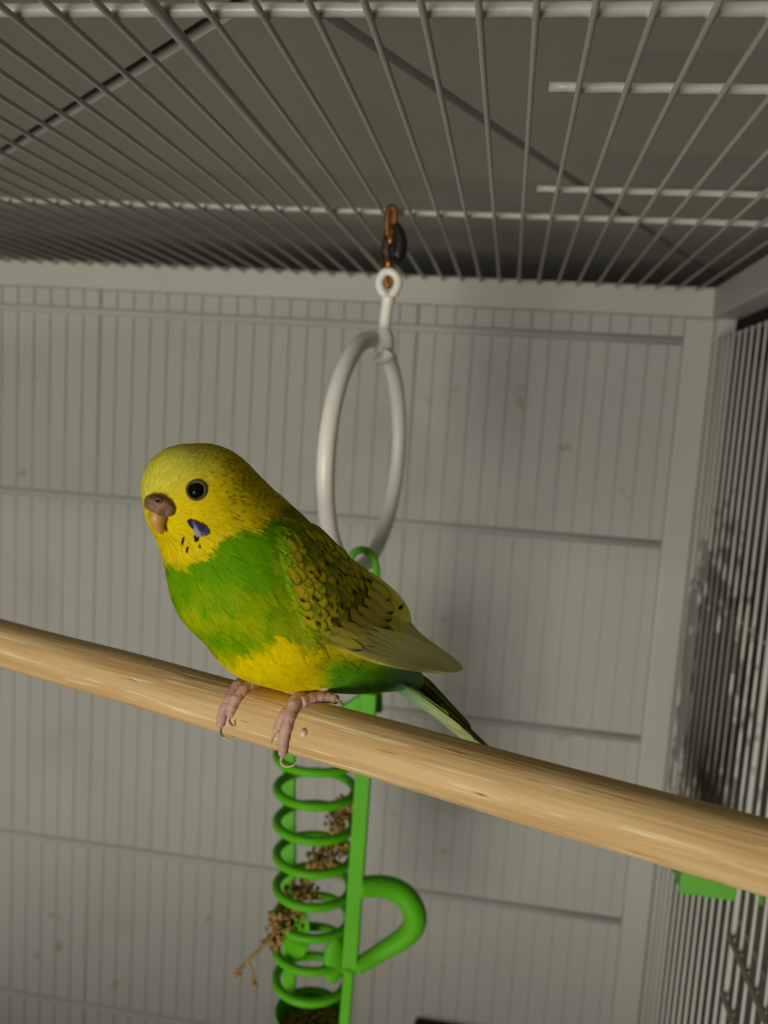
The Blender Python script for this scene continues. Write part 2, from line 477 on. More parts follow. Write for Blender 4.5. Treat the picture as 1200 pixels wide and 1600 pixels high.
print('ring', [tuple(round(a) for a in proj(circ[k])) for k in (0, 24, 48, 72)])

# ------------------------------------------------------------------ green millet holder
YT = YS + .002
def T(u, v, dy=0.0): return onY(u, v, YT + dy)
holder = thing('millet_holder', T(500, 1600), 'bright green plastic ring-tube treat holder hanging behind the perch', 'toy')
pxT = lambda v: depth(T(500, v)) / FPX
# hook and stem
make('hook', tube(spline([T(548, 900), T(546, 878), T(556, 862), T(571, 860), T(584, 872), T(588, 892), T(588, 930), T(588, 1000), T(586, 1090)], 8),
                  .0017, 10), M['green'], holder)
# the straight spine on the near right side
rcs = [(495, 1181), (486, 1540)]
def axis(v):
    f = (v - 1181) / (1540 - 1181); return T(495 - 9 * f, v)
RD = .0182
frontdir = nrm((.62, -.78, 0))
def spine_pt(u, v): return onY(u, v, YT - .010)
def flatbar(p0, p1, hw, ht, wide=None, bev=.0006):
    d = nrm(p1 - p0); wx = nrm(np.cross(d, (0, 1, 0))) if wide is None else nrm(wide - d * d.dot(wide)); wy = np.cross(d, wx)
    return frame_box((p0 + p1) / 2, wx, wy, d, hw, ht, np.linalg.norm(p1 - p0) / 2, bev)
make('spine', flatbar(spine_pt(577, 1082), spine_pt(546, 1518), .0035, .0022), M['green'], holder, smooth=False)
make('spine', flatbar(spine_pt(546, 1512), spine_pt(535, 1640), .0024, .002), M['green'], holder, smooth=False)
make('spine_foot', ico(spine_pt(545, 1514), (.0042, .004, .0022), 2), M['green'], holder)
# back-left spine
make('spine', flatbar(onY(451, 1140, YT + .012), onY(452, 1640, YT + .012), .0032, .0015, bev=.0004), M['green'], holder, smooth=False)
# roof arm
make('roof_arm', merge(flatbar(T(587, 1082), T(588, 1112), .0028, .002), flatbar(T(582, 1086), T(528, 1122), .0036, .0022), tube([T(590, 1090), T(560, 1128), T(520, 1150)], .002, 8)), M['green'], holder)
# rings
vs_front = [1208, 1260, 1313, 1364, 1415, 1463, 1514, 1562]
def ringmesh(c, r, rr, sq=1.0, n=48):
    p = [c + r * np.array([math.cos(2 * math.pi * i / n), math.sin(2 * math.pi * i / n), 0]) for i in range(n)]
    return tube(p, rr, 10, closed=True)
for i, vf in enumerate(vs_front):
    c = axis(vf - 27 - i * .9)
    rr = RD * (1 - .012 * i)
    make('ring', ringmesh(c, rr, .0021), M['green'], holder)
make('ring', ringmesh(axis(1150), RD, .0021), M['green'], holder)
# cup at the bottom
cc = axis(1582); cp = []
prof = [(RD * .93, .001), (RD * .90, -.002), (RD * .89, -.014), (RD * .86, -.03), (RD * .6, -.036), (0.0005, -.037), (.0004, -.035), (RD * .55, -.034), (RD * .78, -.028), (RD * .82, -.014), (RD * .83, -.002)]
vs, fs = [], []
for (r_, z_) in prof:
    for q in range(36):
        t = 2 * math.pi * q / 36; vs.append(cc + np.array([r_ * math.cos(t), r_ * math.sin(t), z_]))
for i in range(len(prof)):
    j2 = (i + 1) % len(prof)
    for q in range(36):
        q2 = (q + 1) % 36; fs.append((i * 36 + q, i * 36 + q2, j2 * 36 + q2, j2 * 36 + q))
make('cup', clean((np.array(vs), fs)), M['green'], holder)
# side perch loop
hp = spline([spine_pt(562, 1386), T(598, 1385, -.006), T(628, 1396, -.004), T(646, 1420, -.004), T(647, 1445, -.004), T(630, 1466, -.004), T(596, 1487, -.005), spine_pt(556, 1512)], 8)
make('side_loop', tube(hp, np.interp(np.linspace(0, 1, len(hp)), [0, .3, .55, .8, 1], [.0046, .0052, .0054, .0044, .0036]), 16), M['green'], holder)
# inner paddle and clip tongue
def paddle(cx, cv, wu, hv, dy, tilt, thick=.0012):
    c = T(cx, cv, dy); ex_ = nrm((math.cos(tilt), math.sin(tilt), 0)); ey_ = np.cross((0, 0, 1.0), ex_)
    k = depth(c) / FPX
    return ico(c, (wu * k, thick, hv * k), 3, np.stack([ex_, ey_, (0, 0, 1.0)]))
make('paddle', paddle(462, 1452, 30, 48, .006, -.5), M['green'], holder)
make('tongue', paddle(522, 1500, 18, 40, -.010, .5, .003), M['green'], holder)

# millet spray inside, seeds in the cup
spray = thing('millet_spray', T(440, 1450, -.01), 'dry brown millet spray stuck through the green holder', 'millet')
sp = spline([T(366, 1524, -.026), T(395, 1494, -.024), T(424, 1464, -.020), T(455, 1412, -.008), T(492, 1352, -.002), T(524, 1292, .001), T(548, 1240, .002)], 8)
make('stem', tube(sp, np.linspace(.0009, .0006, len(sp)), 8), M['millet'], spray)
tw = merge(tube(spline([T(388, 1500, -.024), T(394, 1515, -.024), T(397, 1532, -.023)], 4), .0004, 6), tube(spline([T(372, 1519, -.026), T(367, 1526, -.026), T(376, 1522, -.026)], 4), .0007, 6),
           ico(T(395, 1532, -.023), (.0012, .0012, .0026), 1), ico(T(399, 1539, -.023), (.001, .001, .0018), 1))
make('twig', tw, M['millet'], spray)
nodes = [(438, 1452, 24, 46, -.014), (455, 1428, 26, 50, -.008), (474, 1392, 30, 60, -.003), (505, 1340, 30, 60, 0), (525, 1318, 22, 40, .001), (530, 1282, 24, 50, .002), (541, 1256, 17, 40, .002), (425, 1470, 15, 24, -.018), (430, 1432, 10, 10, -.016)]
for (u, v, rp, n, dy) in nodes:
    parts = []
    for q in range(int(n * 1.7)):
        a = rng.normal(size=3); a = a / np.linalg.norm(a) * rng.random() ** .5
        k = rp * pxT(v)
        c = T(u, v, dy) + a * np.array([k, k * .6, k])
        s = .0007 + .0005 * rng.random()
        parts.append(ico(c, (s, s * .8, s * 1.35), 1))
    make('seed_cluster', merge(*parts), M['millet'], spray)
parts = []
for q in range(220):
    a = rng.random() * 6.283; r_ = RD * .78 * math.sqrt(rng.random())
    parts.append(ico(cc + np.array([r_ * math.cos(a), r_ * math.sin(a), -.007 + .0035 * r_ / RD * math.cos(a) + .001 * rng.random()]), .0012, 1))
make('loose_seed', merge(*parts), M['millet'], label='loose brown millet seed filling the green holder cup', cat='seed', kind='stuff')

# ------------------------------------------------------------------ green feeder cup on the side wires, dark block below
fr_ = onX(1148, 1411, XR - .0015)                                  # near lower corner against the wires
fl_ = onY(1063, 1396, fr_[1])
yb_ = onX(1031, 1393, fl_[0])[1]; yn_ = fr_[1]; zb_ = (fr_[2] + fl_[2]) / 2
fc = thing('feeder_cup', ((fl_[0] + XR) / 2, (yb_ + yn_) / 2, zb_), 'green plastic feeder cup clipped inside the side wires under the perch', 'feeder')
make('cup_body', merge(box((fl_[0], yn_, zb_), (XR - .0009, yb_, zb_ + .026), .0012), box((fl_[0] - .001, yn_ - .001, zb_ + .024), (XR - .0009, yb_ + .001, zb_ + .027), .0008)), M['green_cup'], fc, smooth=False)
make('corner_rib', box((fl_[0] - .0006, yn_ - .0006, zb_ + .001), (fl_[0] + .0008, yn_ + .0008, zb_ + .024), .0003), M['green_cup'], fc, smooth=False)
make('clip', merge(box((XR - .002, yn_ + .003, zb_ + .012), (XR + .004, yn_ + .0075, zb_ + .020), .0006), box((XR + .0022, yn_ - .018, zb_ + .010), (XR + .0045, yn_ + .009, zb_ + .020), .0005)), M['green_cup'], fc, smooth=False)
print('feeder', fl_, fr_, yb_)
d0 = onY(648, 1593, YB - .003)
make('wooden_block', box((d0[0], YB - .03, d0[2] - .03), (d0[0] + .05, YB - .0012, d0[2]), .0015), M['brown'], smooth=False,
     label='dark brown wooden block fixed low on the back wires', cat='block')

# ================================================================== the budgerigar
fwd = nrm((-.64, -.77, 0)); lft = nrm((.77, -.64, 0)); zup = np.array([0, 0, 1.0])
Q = on_perch(415, 1120, 0); Q = pA + pd * (Q - pA).dot(pd)
def onS(u, v, l=0.0):
    r = ray(u, v); return r * ((Q.dot(lft) + l) / r.dot(lft))
def mirror(p):
    p = np.asarray(p, float); d_ = (p - Q) @ lft
    return p - 2 * np.outer(d_, lft) if p.ndim > 1 else p - 2 * d_ * lft
bird = thing('budgerigar', Q + zup * PR, 'yellow-headed green budgerigar with barred yellow wings gripping the perch', 'bird')
chains = [
    [(292, 763, 70), (318, 784, 92), (332, 802, 94)],
    [(332, 802, 94), (362, 850, 107), (387, 898, 122)],
    [(387, 898, 122), (434, 940, 124), (488, 982, 98), (556, 1019, 65), (618, 1044, 36), (650, 1064, 14)],
    [(300, 812, 50), (322, 850, 61), (348, 882, 84)],
    [(395, 822, 66), (430, 860, 70), (480, 905, 66), (530, 953, 62), (572, 996, 50)],
    [(434, 950, 122), (462, 1000, 82), (500, 1030, 52), (545, 1040, 42)],
]
balls = []
for c in chains:
    c = np.array(c, float)
    for i in range(len(c) - 1):
        for k in range(8): balls.append(c[i] + (c[i + 1] - c[i]) * k / 8)
    balls.append(c[-1])
parts = []
for u, v, r in balls:
    p = onS(u, v); parts.append(ico(p, r * depth(p) / FPX, 3))
raw = merge(*parts)
rm = bpy.data.meshes.new('raw'); rm.from_pydata(raw[0].tolist(), [], raw[1])
ro = bpy.data.objects.new('raw', rm); col.objects.link(ro)
md = ro.modifiers.new('r', 'REMESH'); md.mode = 'VOXEL'; md.voxel_size = .00062
ms = ro.modifiers.new('s', 'SMOOTH'); ms.factor = .5; ms.iterations = 14
dg = bpy.context.evaluated_depsgraph_get(); ev = ro.evaluated_get(dg)
bm_ = bpy.data.meshes.new_from_object(ev)
bv = np.empty(len(bm_.vertices) * 3); bm_.vertices.foreach_get('co', bv); bv = bv.reshape(-1, 3)
bf = [tuple(p.vertices) for p in bm_.polygons]
bpy.data.objects.remove(ro); bpy.data.meshes.remove(bm_); bpy.data.meshes.remove(rm)
bvh_b = BVHTree.FromPolygons([Vector(v) for v in bv], bf)
print('body', len(bv))

def nz(x, y, s, o=0.0): return noise.noise((x / s, y / s, o))
HB = np.array([(200, 880), (250, 880), (290, 884), (312, 872), (335, 858), (352, 836), (380, 826), (408, 826), (430, 806), (450, 786), (480, 770), (700, 700)], float)
BB = np.array([(200, 1040), (330, 1030), (365, 1026), (392, 1016), (412, 1004), (430, 990), (455, 982), (485, 985), (510, 1000), (560, 1020), (800, 1040)], float)
def sm(a, b, x):
    t = min(max((x - a) / (b - a), 0), 1); return t * t * (3 - 2 * t)
def mixc(a, b, t): return a * (1 - t) + b * t
CY = V((.80, .60, .004)); CP = V((.72, .66, .07)); CO = V((.74, .56, .004)); CG = V((.125, .33, .0)); CL = V((.37, .44, .0))
CB = V((.80, .62, .0)); CF = V((.11, .34, .008)); CK = V((.30, .27, .006)); CT = V((.25, .46, .23))
def plume(u, v):
    n1 = nz(u, v, 14, 1.1); n2 = nz(u, v, 34, 4.2); n3 = nz(u, v, 7, 8.0)
    hb = np.interp(u, HB[:, 0], HB[:, 1]) + 9 * n1 + 5 * n3
    bb = np.interp(u, BB[:, 0], BB[:, 1]) + 14 * n1 + 6 * n3
    # head
    head = mixc(CY, CP, sm(800, 735, v + (u - 260) * .45))
    head = mixc(head, CO, sm(300, 400, u - (v - 760) * .25) * sm(900, 840, v + .2 * (u - 300)) * .85)
    # breast
    br = mixc(CG, CL, min(max(sm(885, 965, v) * (.62 + 1.1 * n2 + .8 * n1), 0), 1))
    br = mixc(br, CG, sm(400, 470, u) * .6)
    # back between the shoulders
    bk = mixc(CK, CG, min(max(.5 + 1.6 * n1, 0), 1))
    br = mixc(br, bk, sm(-10, 25, (u - 430) * .7 - (v - 815) * .5))
    # belly and flank
    fl = CF * (1 + .35 * n1)
    fl = mixc(fl, CY * .85, sm(1074, 1088, v + 5 * n3) * sm(505, 525, u) * (1 - sm(570, 600, u)))
    be = mixc(CB, fl, sm(478, 520, u + 10 * n3) * sm(1015, 1045, v + 8 * n1))
    be = mixc(be, CT, sm(590, 640, u))
    c = mixc(head, br, sm(-9, 9, v - hb))
    c = mixc(c, be, sm(-9, 10, v - bb) * sm(905, 960, v))
    return c
uvb = np.array([proj(p) for p in bv])
bc = np.array([plume(u, v) for u, v in uvb])
body = make('body', (bv, bf, bc), M['feather'], bird)

# near wing as a smooth shell, mirrored for the far side
Lc = spline([(446, 838), (447, 880), (460, 930), (480, 982), (500, 1003), (540, 1019), (590, 1037), (640, 1048), (690, 1053), (722, 1045)], 4)
Uc = spline([(452, 826), (490, 818), (527, 850), (564, 888), (600, 924), (628, 952), (652, 984), (682, 1008), (708, 1027), (722, 1039)], 4)
NS = len(Lc); NT = 15
wl = np.zeros((NS, NT)); wuv = np.zeros((NS, NT, 2))
for i in range(NS):
    for j in range(NT):
        t = j / (NT - 1); s = i / (NS - 1)
        p = Lc[i] * (1 - t) + Uc[i] * t; wuv[i, j] = p
        la = np.interp(s, [0, .25, .55, 1], [.016, .0185, .013, .003]) * (1 - .35 * t) + .0012 * math.sin(math.pi * t)
        h = bvh_b.ray_cast(Vector((0, 0, 0)), Vector(nrm(ray(*p))))
        lb = (V(h[0]) - Q).dot(lft) + .0013 if h[0] is not None else -1
        if s < .05: la = lb if lb > -1 else la
        wl[i, j] = max(la, lb) if lb > -1 else la
for _ in range(5):
    w2 = wl.copy()
    w2[1:-1] = .5 * wl[1:-1] + .25 * (wl[2:] + wl[:-2])
    w3 = w2.copy(); w3[:, 1:-1] = .5 * w2[:, 1:-1] + .25 * (w2[:, 2:] + w2[:, :-2])
    wl = w3
wp = np.array([[onS(*wuv[i, j], wl[i, j]) for j in range(NT)] for i in range(NS)])
inner = wp - lft * np.interp(np.linspace(0, 1, NS), [0, .3, .6, 1], [.006, .006, .0035, .0012])[:, None, None]
vs = np.concatenate([wp.reshape(-1, 3), inner.reshape(-1, 3)])
fs = []; nn = NS * NT
for i in range(NS - 1):
    for j in range(NT - 1):
        a = i * NT + j; fs.append((a, a + 1, a + NT + 1, a + NT)); fs.append((nn + a, nn + a + NT, nn + a + NT + 1, nn + a + 1))
for i in range(NS - 1):
    for j in (0, NT - 1):
        a = i * NT + j; b = a + NT; fs.append((a, b, nn + b, nn + a))
for j in range(NT - 1):
    for i in (0, NS - 1):
        a = i * NT + j; b = a + 1; fs.append((a, b, nn + b, nn + a))
W1 = V((.72, .62, .10)); W2 = V((.86, .82, .32)); WO_ = V((.34, .30, .012))
wc = []
for i in range(NS):
    for j in range(NT):
        u, v = wuv[i, j]
        c = mixc(W1, W2, sm(570, 650, u + (v - 1000) * .3))
        c = mixc(WO_, c, sm(-12, 14, (v - 1003) * .8 + (u - 540) * .42 + 4 * nz(u, v, 12)))
        wc.append(c)
wc = np.array(wc * 2)
wmesh = clean((vs, fs))
wing = make('wing', (vs, wmesh[1] if len(wmesh[0]) == len(vs) else fs, wc), M['feather'], bird)
wing_far = make('wing', (mirror(vs), [f[::-1] for f in (wmesh[1] if len(wmesh[0]) == len(vs) else fs)], wc), M['feather'], bird)
bvh_w = BVHTree.FromPolygons([Vector(v) for v in vs], fs)
def surf(u, v):
    o = Vector((0, 0, 0)); d = Vector(nrm(ray(u, v)))
    h1, h2 = bvh_w.ray_cast(o, d), bvh_b.ray_cast(o, d)
    best = None
    for h in (h1, h2):
        if h[0] is not None and (best is None or h[3] < best[3]): best = h
    if best is None: return None
    n = V(best[1])
    if n.dot(V(d)) > 0: n = -n
    return V(best[0]), n

# feather meshes: x across, y from root to tip, z outwards; unit length and width
def feather_mesh(name, kind, seed):
    r = random.Random(seed); nu, nv = 7, 12
    vs, cs, fs = [], [], []
    for j in range(nv + 1):
        t = j / nv
        wd = .5 * (math.sin(math.pi * min(t * .62 + .12, 1)) ** .8)
        if t > .7: wd *= math.sqrt(max(1 - ((t - .7) / .3) ** 2, 0)) * .999 + .001
        if kind == 'long': wd = .5 * min(1, .04 + t * 2.2) * (1 if t < .75 else math.sqrt(max(1 - ((t - .75) / .25) ** 2, 0)) + .001)
        for i in range(nu):
            x = -1 + 2 * i / (nu - 1)
            vs.append((x * wd, t, .10 * (1 - x * x) * (.4 + .6 * t) - .05 + .02 * t))
            e = max(abs(x), (t - .55) / .45)                       # 0 centre .. 1 rim
            if kind == 'covert':
                g = r.random() if (i + j) == 0 else g
                c = mixc(V((.72, .58, .015)), V((.36, .38, .012)), sm(.25, .85, e) * (.55 + .45 * g))
                c = mixc(c, V((.07, .10, .006)), sm(.66, .95, e) * sm(.35, .6, t) * (.5 + .5 * g))
                if seed in (1, 4): c = mixc(c, V((.012, .014, .006)), min(1, 1.5 * math.exp(-(((x - (.75 if seed == 1 else -.6)) / .40) ** 2 + ((t - .76) / .13) ** 2))))
            elif kind == 'covert_old':
                c = mixc(V((.55, .44, .01)), V((.30, .33, .02)), sm(.25, .75, e + .25 * x * r.choice((-1, 1)) * .5))
                dk = sm(.60, .72, e) * (1 - sm(.80, .92, e)) * sm(.45, .75, t) * r.uniform(.4, 1.0) if seed % 3 else sm(.5, .8, e) * (1 - sm(.82, .95, e)) * sm(.3, .6, t) * .35
                c = mixc(c, V((.035, .04, .012)), dk)
                c = mixc(c, V((.52, .46, .03)), sm(.84, .97, e) * .8)
            elif kind == 'dark':
                c = mixc(V((.50, .42, .02)), V((.018, .02, .008)), math.exp(-((x / .42) ** 2 + ((t - .66) / .17) ** 2)))
            elif kind == 'greater':
                c = mixc(V((.74, .64, .08)), V((.60, .52, .06)), e)
                c = mixc(c, V((.016, .02, .012)), sm(.42, .62, t) * sm(.25, .6, x * .7 + (t - .8) * 2.2) * .97)
                c = mixc(c, V((.60, .54, .10)), sm(.7, .95, -x) * (1 - sm(.8, 1, t)) * .8)
            elif kind == 'green':
                c = mixc(V((.20, .29, .010)), V((.38, .40, .012)), sm(.3, .95, e))
            elif kind == 'tertial':
                c = mixc(V((.64, .58, .05)), V((.80, .72, .16)), sm(.3, .9, e))
            else:
                c = mixc(V((.80, .76, .22)), V((.88, .85, .38)), sm(.2, .95, e))
            cs.append(c)
    for j in range(nv):
        for i in range(nu - 1):
            a = j * nu + i; fs.append((a, a + 1, a + nu + 1, a + nu))
    me = bpy.data.meshes.new(name); me.from_pydata(vs, [], fs)
    ca = me.color_attributes.new('tint', 'FLOAT_COLOR', 'POINT'); c = np.ones((len(vs), 4)); c[:, :3] = cs; ca.data.foreach_set('color', c.ravel())
    me.polygons.foreach_set('use_smooth', [True] * len(me.polygons)); me.materials.append(M['feather']); return me
FM = {k: [feather_mesh('feather', k, s) for s in range(n)] for k, n in (('covert', 6), ('dark', 2), ('greater', 2), ('green', 2), ('tertial', 1), ('long', 1))}
def put_feather(name, kind, p0, p1, n, width, parent, lift=.0002, thick=.07):
    y = nrm(p1 - p0); L = np.linalg.norm(p1 - p0); z = nrm(n - y * n.dot(y)); x = np.cross(y, z)
    o = bpy.data.objects.new(name, random.choice(FM[kind])); col.objects.link(o); o.parent = parent
    b = p0 + n * lift - WO[parent]
    o.matrix_basis = Matrix([[x[k] * width, y[k] * L, z[k] * width * thick, b[k]] for k in range(3)] + [[0, 0, 0, 1]])
    WO[o] = p0
    return o
def inside(poly, u, v):
    c = False; n = len(poly)
    for i in range(n):
        (x1, y1), (x2, y2) = poly[i], poly[i - 1]
        if (y1 > v) != (y2 > v) and u < (x2 - x1) * (v - y1) / (y2 - y1) + x1: c = not c
    return c
CPOLY = [(447, 842), (466, 832), (500, 836), (540, 866), (580, 905), (596, 925), (594, 952), (584, 970), (560, 985), (530, 992), (500, 988), (482, 968), (462, 930), (449, 880)]
cnt = 0
e1 = nrm((.72, .69)); e2 = nrm((.69, -.72))
rows = []
for a in np.arange(-150, 190, 12.5):
    for k, b in enumerate(np.arange(-150, 150, 13.0)):
        u = 520 + e1[0] * a + e2[0] * (b + (6.5 if int(round((a + 150) / 12.5)) % 2 else 0)); v = 915 + e1[1] * a + e2[1] * (b + (6.5 if int(round((a + 150) / 12.5)) % 2 else 0))
        u += random.uniform(-3.5, 3.5); v += random.uniform(-3.5, 3.5)
        if inside(CPOLY, u, v): rows.append((a, u, v))
for a, u, v in rows:
    g = min(max((a + 110) / 220, 0), 1)
    ln = (25 + 15 * g) * random.uniform(.85, 1.2); wd = (14.5 + 8 * g) * random.uniform(.85, 1.15)
    ang = math.atan2(.69, .72) + random.uniform(-.28, .28) + .25 * (.5 - g) - .3 * sm(960, 1000, v)
    s0 = surf(u - .55 * ln * math.cos(ang), v - .55 * ln * math.sin(ang)); s1 = surf(u + .45 * ln * math.cos(ang), v + .45 * ln * math.sin(ang)); sc = surf(u, v)
    if not (s0 and s1 and sc): continue
    if abs(depth(s1[0]) - depth(s0[0])) > .006: continue
    k = depth(sc[0]) / FPX
    q = random.random()
    kind = 'covert'
    if q < .10 and v > 850 and u < 560: kind = 'dark'
    if nz(u, v, 26, 3.3) > .22 and q > .3: kind = 'green'
    put_feather('feather', kind, s0[0] + s0[1] * .0002, s1[0] + s1[1] * .00042, sc[1], wd * k, wing, .0001)
    cnt += 1
# greater coverts with dark edged tips
for (u0, v0, u1, v1, wd) in [(572, 925, 612, 956, 22), (566, 938, 609, 968, 20), (556, 950, 606, 980, 20), (545, 962, 602, 992, 20), (530, 972, 594, 1002, 19), (515, 980, 580, 1009, 18), (500, 985, 563, 1014, 17), (578, 912, 606, 936, 20)]:
    s0, s1, sc = surf(u0, v0), surf(u1, v1), surf((u0 + u1) / 2, (v0 + v1) / 2)
    if s0 and s1 and sc:
        put_feather('feather', 'greater', s0[0] + s0[1] * .0004, s1[0] + s1[1] * .0006, sc[1], wd * depth(sc[0]) / FPX, wing)
# soft breast feathers lying over the front edge of the wing
vs, fs, cs = [], [], []
r_ = np.random.default_rng(11)
front = np.array([(448, 815), (440, 850), (441, 890), (450, 925), (462, 955), (474, 980), (486, 998)], float)
for q in range(420):
    f = r_.random() * (len(front) - 1); i = int(f); p = front[i] + (front[i + 1] - front[i]) * (f - i)
    u, v = p + r_.normal(size=2) * (11, 6) + (-6, 0)
    ang = math.radians(22 + 34 * (v - 815) / 180) + r_.normal() * .16; ln = r_.uniform(16, 34); wd = r_.uniform(4, 9)
    base = mixc(plume(min(u, 425), v), V((.24, .34, .005)), .35 * r_.random()) * r_.uniform(.85, 1.1)
    st = []
    for t in (0, .35, .7, 1):
        h = surf(u + ln * t * math.cos(ang), v + ln * t * math.sin(ang))
        if h is None: break
        st.append((h[0] + h[1] * (.00012 + .0001 * t), h[1], t))
    if len(st) < 4 or max(abs(depth(st[k][0]) - depth(st[k + 1][0])) for k in range(3)) > .004: continue
    b0 = len(vs); dd = nrm(st[-1][0] - st[0][0])
    for (pp, n, t), ww in zip(st, (.5, 1, .75, .12)):
        sx = np.cross(dd, n)
        for sg in (-1, 1): vs.append(pp + sx * sg * ww * wd * .5 * depth(pp) / FPX); cs.append(mixc(base, V((.42, .44, .015)), sm(.3, 1, t) * .45))
    for k in range(3): a = b0 + 2 * k; fs.append((a, a + 2, a + 3, a + 1))
make('shoulder_plumage', (np.array(vs), fs, np.array(cs)), M['feather'], wing, kind='stuff')
# tertials and primaries
for (u0, v0, u1, v1, wd) in [(575, 900, 641, 970, 34), (580, 925, 632, 990, 30)]:
    s0, s1, sc = surf(u0, v0), surf(u1 - 6, v1 - 4), surf((u0 + u1) / 2, (v0 + v1) / 2)
    if s0 and sc:
        e = (s1 or sc)[0]; e = onS(u1, v1, (e - Q).dot(lft) + .0005)
        put_feather('tertial_feather', 'tertial', s0[0], e, sc[1], wd * depth(sc[0]) / FPX, wing, .0004)
mk = surf(622, 949)
if mk: make('wing_mark', ico(mk[0] + mk[1] * .0008, (.0010, .0004, .0006), 2, np.stack([nrm(mk[1] * 0 + np.cross(mk[1], zup)), mk[1], zup])), M['eye'], wing)
for k in range(6):
    f = k / 5
    u0, v0 = 535 + 40 * f, 1008 - 30 * f
    u1, v1 = 724 - 46 * (1 - f) * 0 - 9 * k * .6, 1046 - 4 * f - 2.2 * k
    s0 = surf(u0, v0)
    l1 = .0036 + .0006 * k
    if s0:
        p1 = onS(u1, v1, l1); n = nrm(lft * .9 + zup * .35)
        put_feather('flight_feather', 'long', s0[0], p1, n, 20 * depth(p1) / FPX, wing, .0002 + .00012 * k, .12)
print('coverts', cnt)

# tail
tail = thing  # placeholder name freed below
def blade(p0, p1, w0, w1, side, c0, c1, cedge, bend=0.0, n=16):
    y = nrm(p1 - p0); x = nrm(side - y * side.dot(y)); z = np.cross(x, y); L = np.linalg.norm(p1 - p0)
    vs, cs, fs = [], [], []
    for j in range(n + 1):
        t = j / n
        wd = (w0 + (w1 - w0) * t) * (1 if t < .8 else math.sqrt(max(1 - ((t - .8) / .2) ** 2, 0)) * .95 + .05) * min(1, .5 + 3 * t)
        for i in range(5):
            s = -1 + i / 2
            vs.append(p0 + y * L * t + x * s * wd + z * ((1 - s * s) * wd * .22 + bend * math.sin(math.pi * t)))
            c = mixc(c0, c1, sm(.15, .75, t)); c = mixc(c, cedge, sm(.55, .95, s) * sm(.05, .2, t) * (1 if cedge is not None else 0)); cs.append(c)
    for j in range(n):
        for i in range(4):
            a = j * 5 + i; fs.append((a, a + 1, a + 6, a + 5))
    m_ = len(vs); vs2 = [v - z * .00025 for v in vs]
    fs += [tuple(m_ + q for q in f[::-1]) for f in fs]
    return (np.array(vs + vs2), fs, np.array(cs + cs))
tl = make('tail', blade(onS(596, 1046, 0), onS(690, 1112, 0), .008, .0042, lft, CT * .9, V((.33, .42, .14)), CT), M['feather'], bird)
DK = V((.03, .045, .03)); YL = V((.72, .66, .22)); OL = V((.50, .56, .05)); TQ = V((.26, .52, .26))
for (u0, v0, u1, v1, l0, l1, w0, w1, c0, c1, ce) in [
    (630, 1052, 776, 1186, -.001, -.001, .0042, .0022, OL, V((.46, .42, .12)), DK),
    (622, 1058, 770, 1186, .0012, .0008, .0040, .0022, YL, V((.50, .46, .16)), DK),
    (616, 1062, 742, 1158, .0030, .0022, .0040, .0020, TQ, V((.34, .42, .16)), DK),
    (612, 1064, 722, 1140, .0045, .0032, .0036, .0018, TQ, V((.42, .52, .22)), YL),
    (640, 1046, 735, 1140, -.0035, -.003, .0040, .0020, OL, OL, DK),
    (612, 1062, 700, 1118, .0058, .0045, .0034, .0018, TQ * 1.1, V((.48, .60, .30)), YL)]:
    make('tail_feather', blade(onS(u0, v0, l0), onS(u1, v1, l1), w0, w1, lft + zup * .4, c0, c1, ce), M['feather'], tl)

# body plumage: thousands of small overlapping feathers following the surface
area_f = np.zeros(len(bf)); cen = np.zeros((len(bf), 3))
for i, f in enumerate(bf):
    a, b, c = bv[f[0]], bv[f[1]], bv[f[2]]
    area_f[i] = np.linalg.norm(np.cross(b - a, c - a)) * (1 if len(f) == 4 else .5); cen[i] = bv[list(f)].mean(0)
prob = area_f / area_f.sum()
beak_p = onS(244, 795); beak_uv = (246, 796)
taild = nrm(onS(640, 1062) - onS(420, 900))
hc = onS(325, 785)
def add_plumes(N, name, lenf, widf, pick, seed):
    r = np.random.default_rng(seed)
    ids = r.choice(len(bf), N, p=prob)
    vs, fs, cs = [], [], []
    for i in ids:
        f = bf[i]; wts = r.dirichlet([1] * len(f)); p = wts @ bv[list(f)]
        u, v = proj(p)
        if not pick(u, v): continue
        hit = bvh_b.find_nearest(Vector(p)); n = V(hit[1])
        if n.dot(p - onS(u, v)) < 0 and False: n = -n
        away = nrm(p - beak_p)
        hw = 1 - sm(.016, .040, np.linalg.norm(p - hc))
        d = nrm(away * (hw + .15) + taild * (1 - hw) + r.normal(size=3) * .10)
        d = nrm(d - n * d.dot(n))
        L = lenf(u, v) * r.uniform(.8, 1.2); wdt = widf(u, v) * r.uniform(.8, 1.2)
        sx = np.cross(d, n)
        base = plume(u, v) * r.uniform(.90, 1.08)
        bars = 0.0
        zone = sm(300, 335, u + (700 - v) * .35) * (1 - sm(-20, -2, v - np.interp(u, HB[:, 0], HB[:, 1])))
        if v > 772 and u < 345 - (v - 772) * -.1: zone *= sm(330, 350, u)
        if r.random() < .78 * zone * (.55 + .45 * sm(300, 380, u)): bars = .82
        q = len(vs)
        for t, ww in ((0, .35), (.4, .9), (.75, .8), (1, .18)):
            pc = p + d * (L * (t - .3))
            hn = bvh_b.find_nearest(Vector(pc)); pc = V(hn[0]); nn_ = V(hn[1])
            pc = pc + nn_ * (.00005 + .00005 * t)
            for s in (-1, 1):
                vs.append(pc + sx * s * wdt * ww * .5)
                c = base * (1.0 + .06 * t)
                if bars and t >= .75: c = mixc(c, V((.07, .055, .008)), bars * (1 if t == 1 else .55))
                cs.append(c)
        for k in range(3):
            a = q + 2 * k; fs.append((a, a + 2, a + 3, a + 1))
    return make(name, (np.array(vs), fs, np.array(cs)), M['feather'], body, kind='stuff')
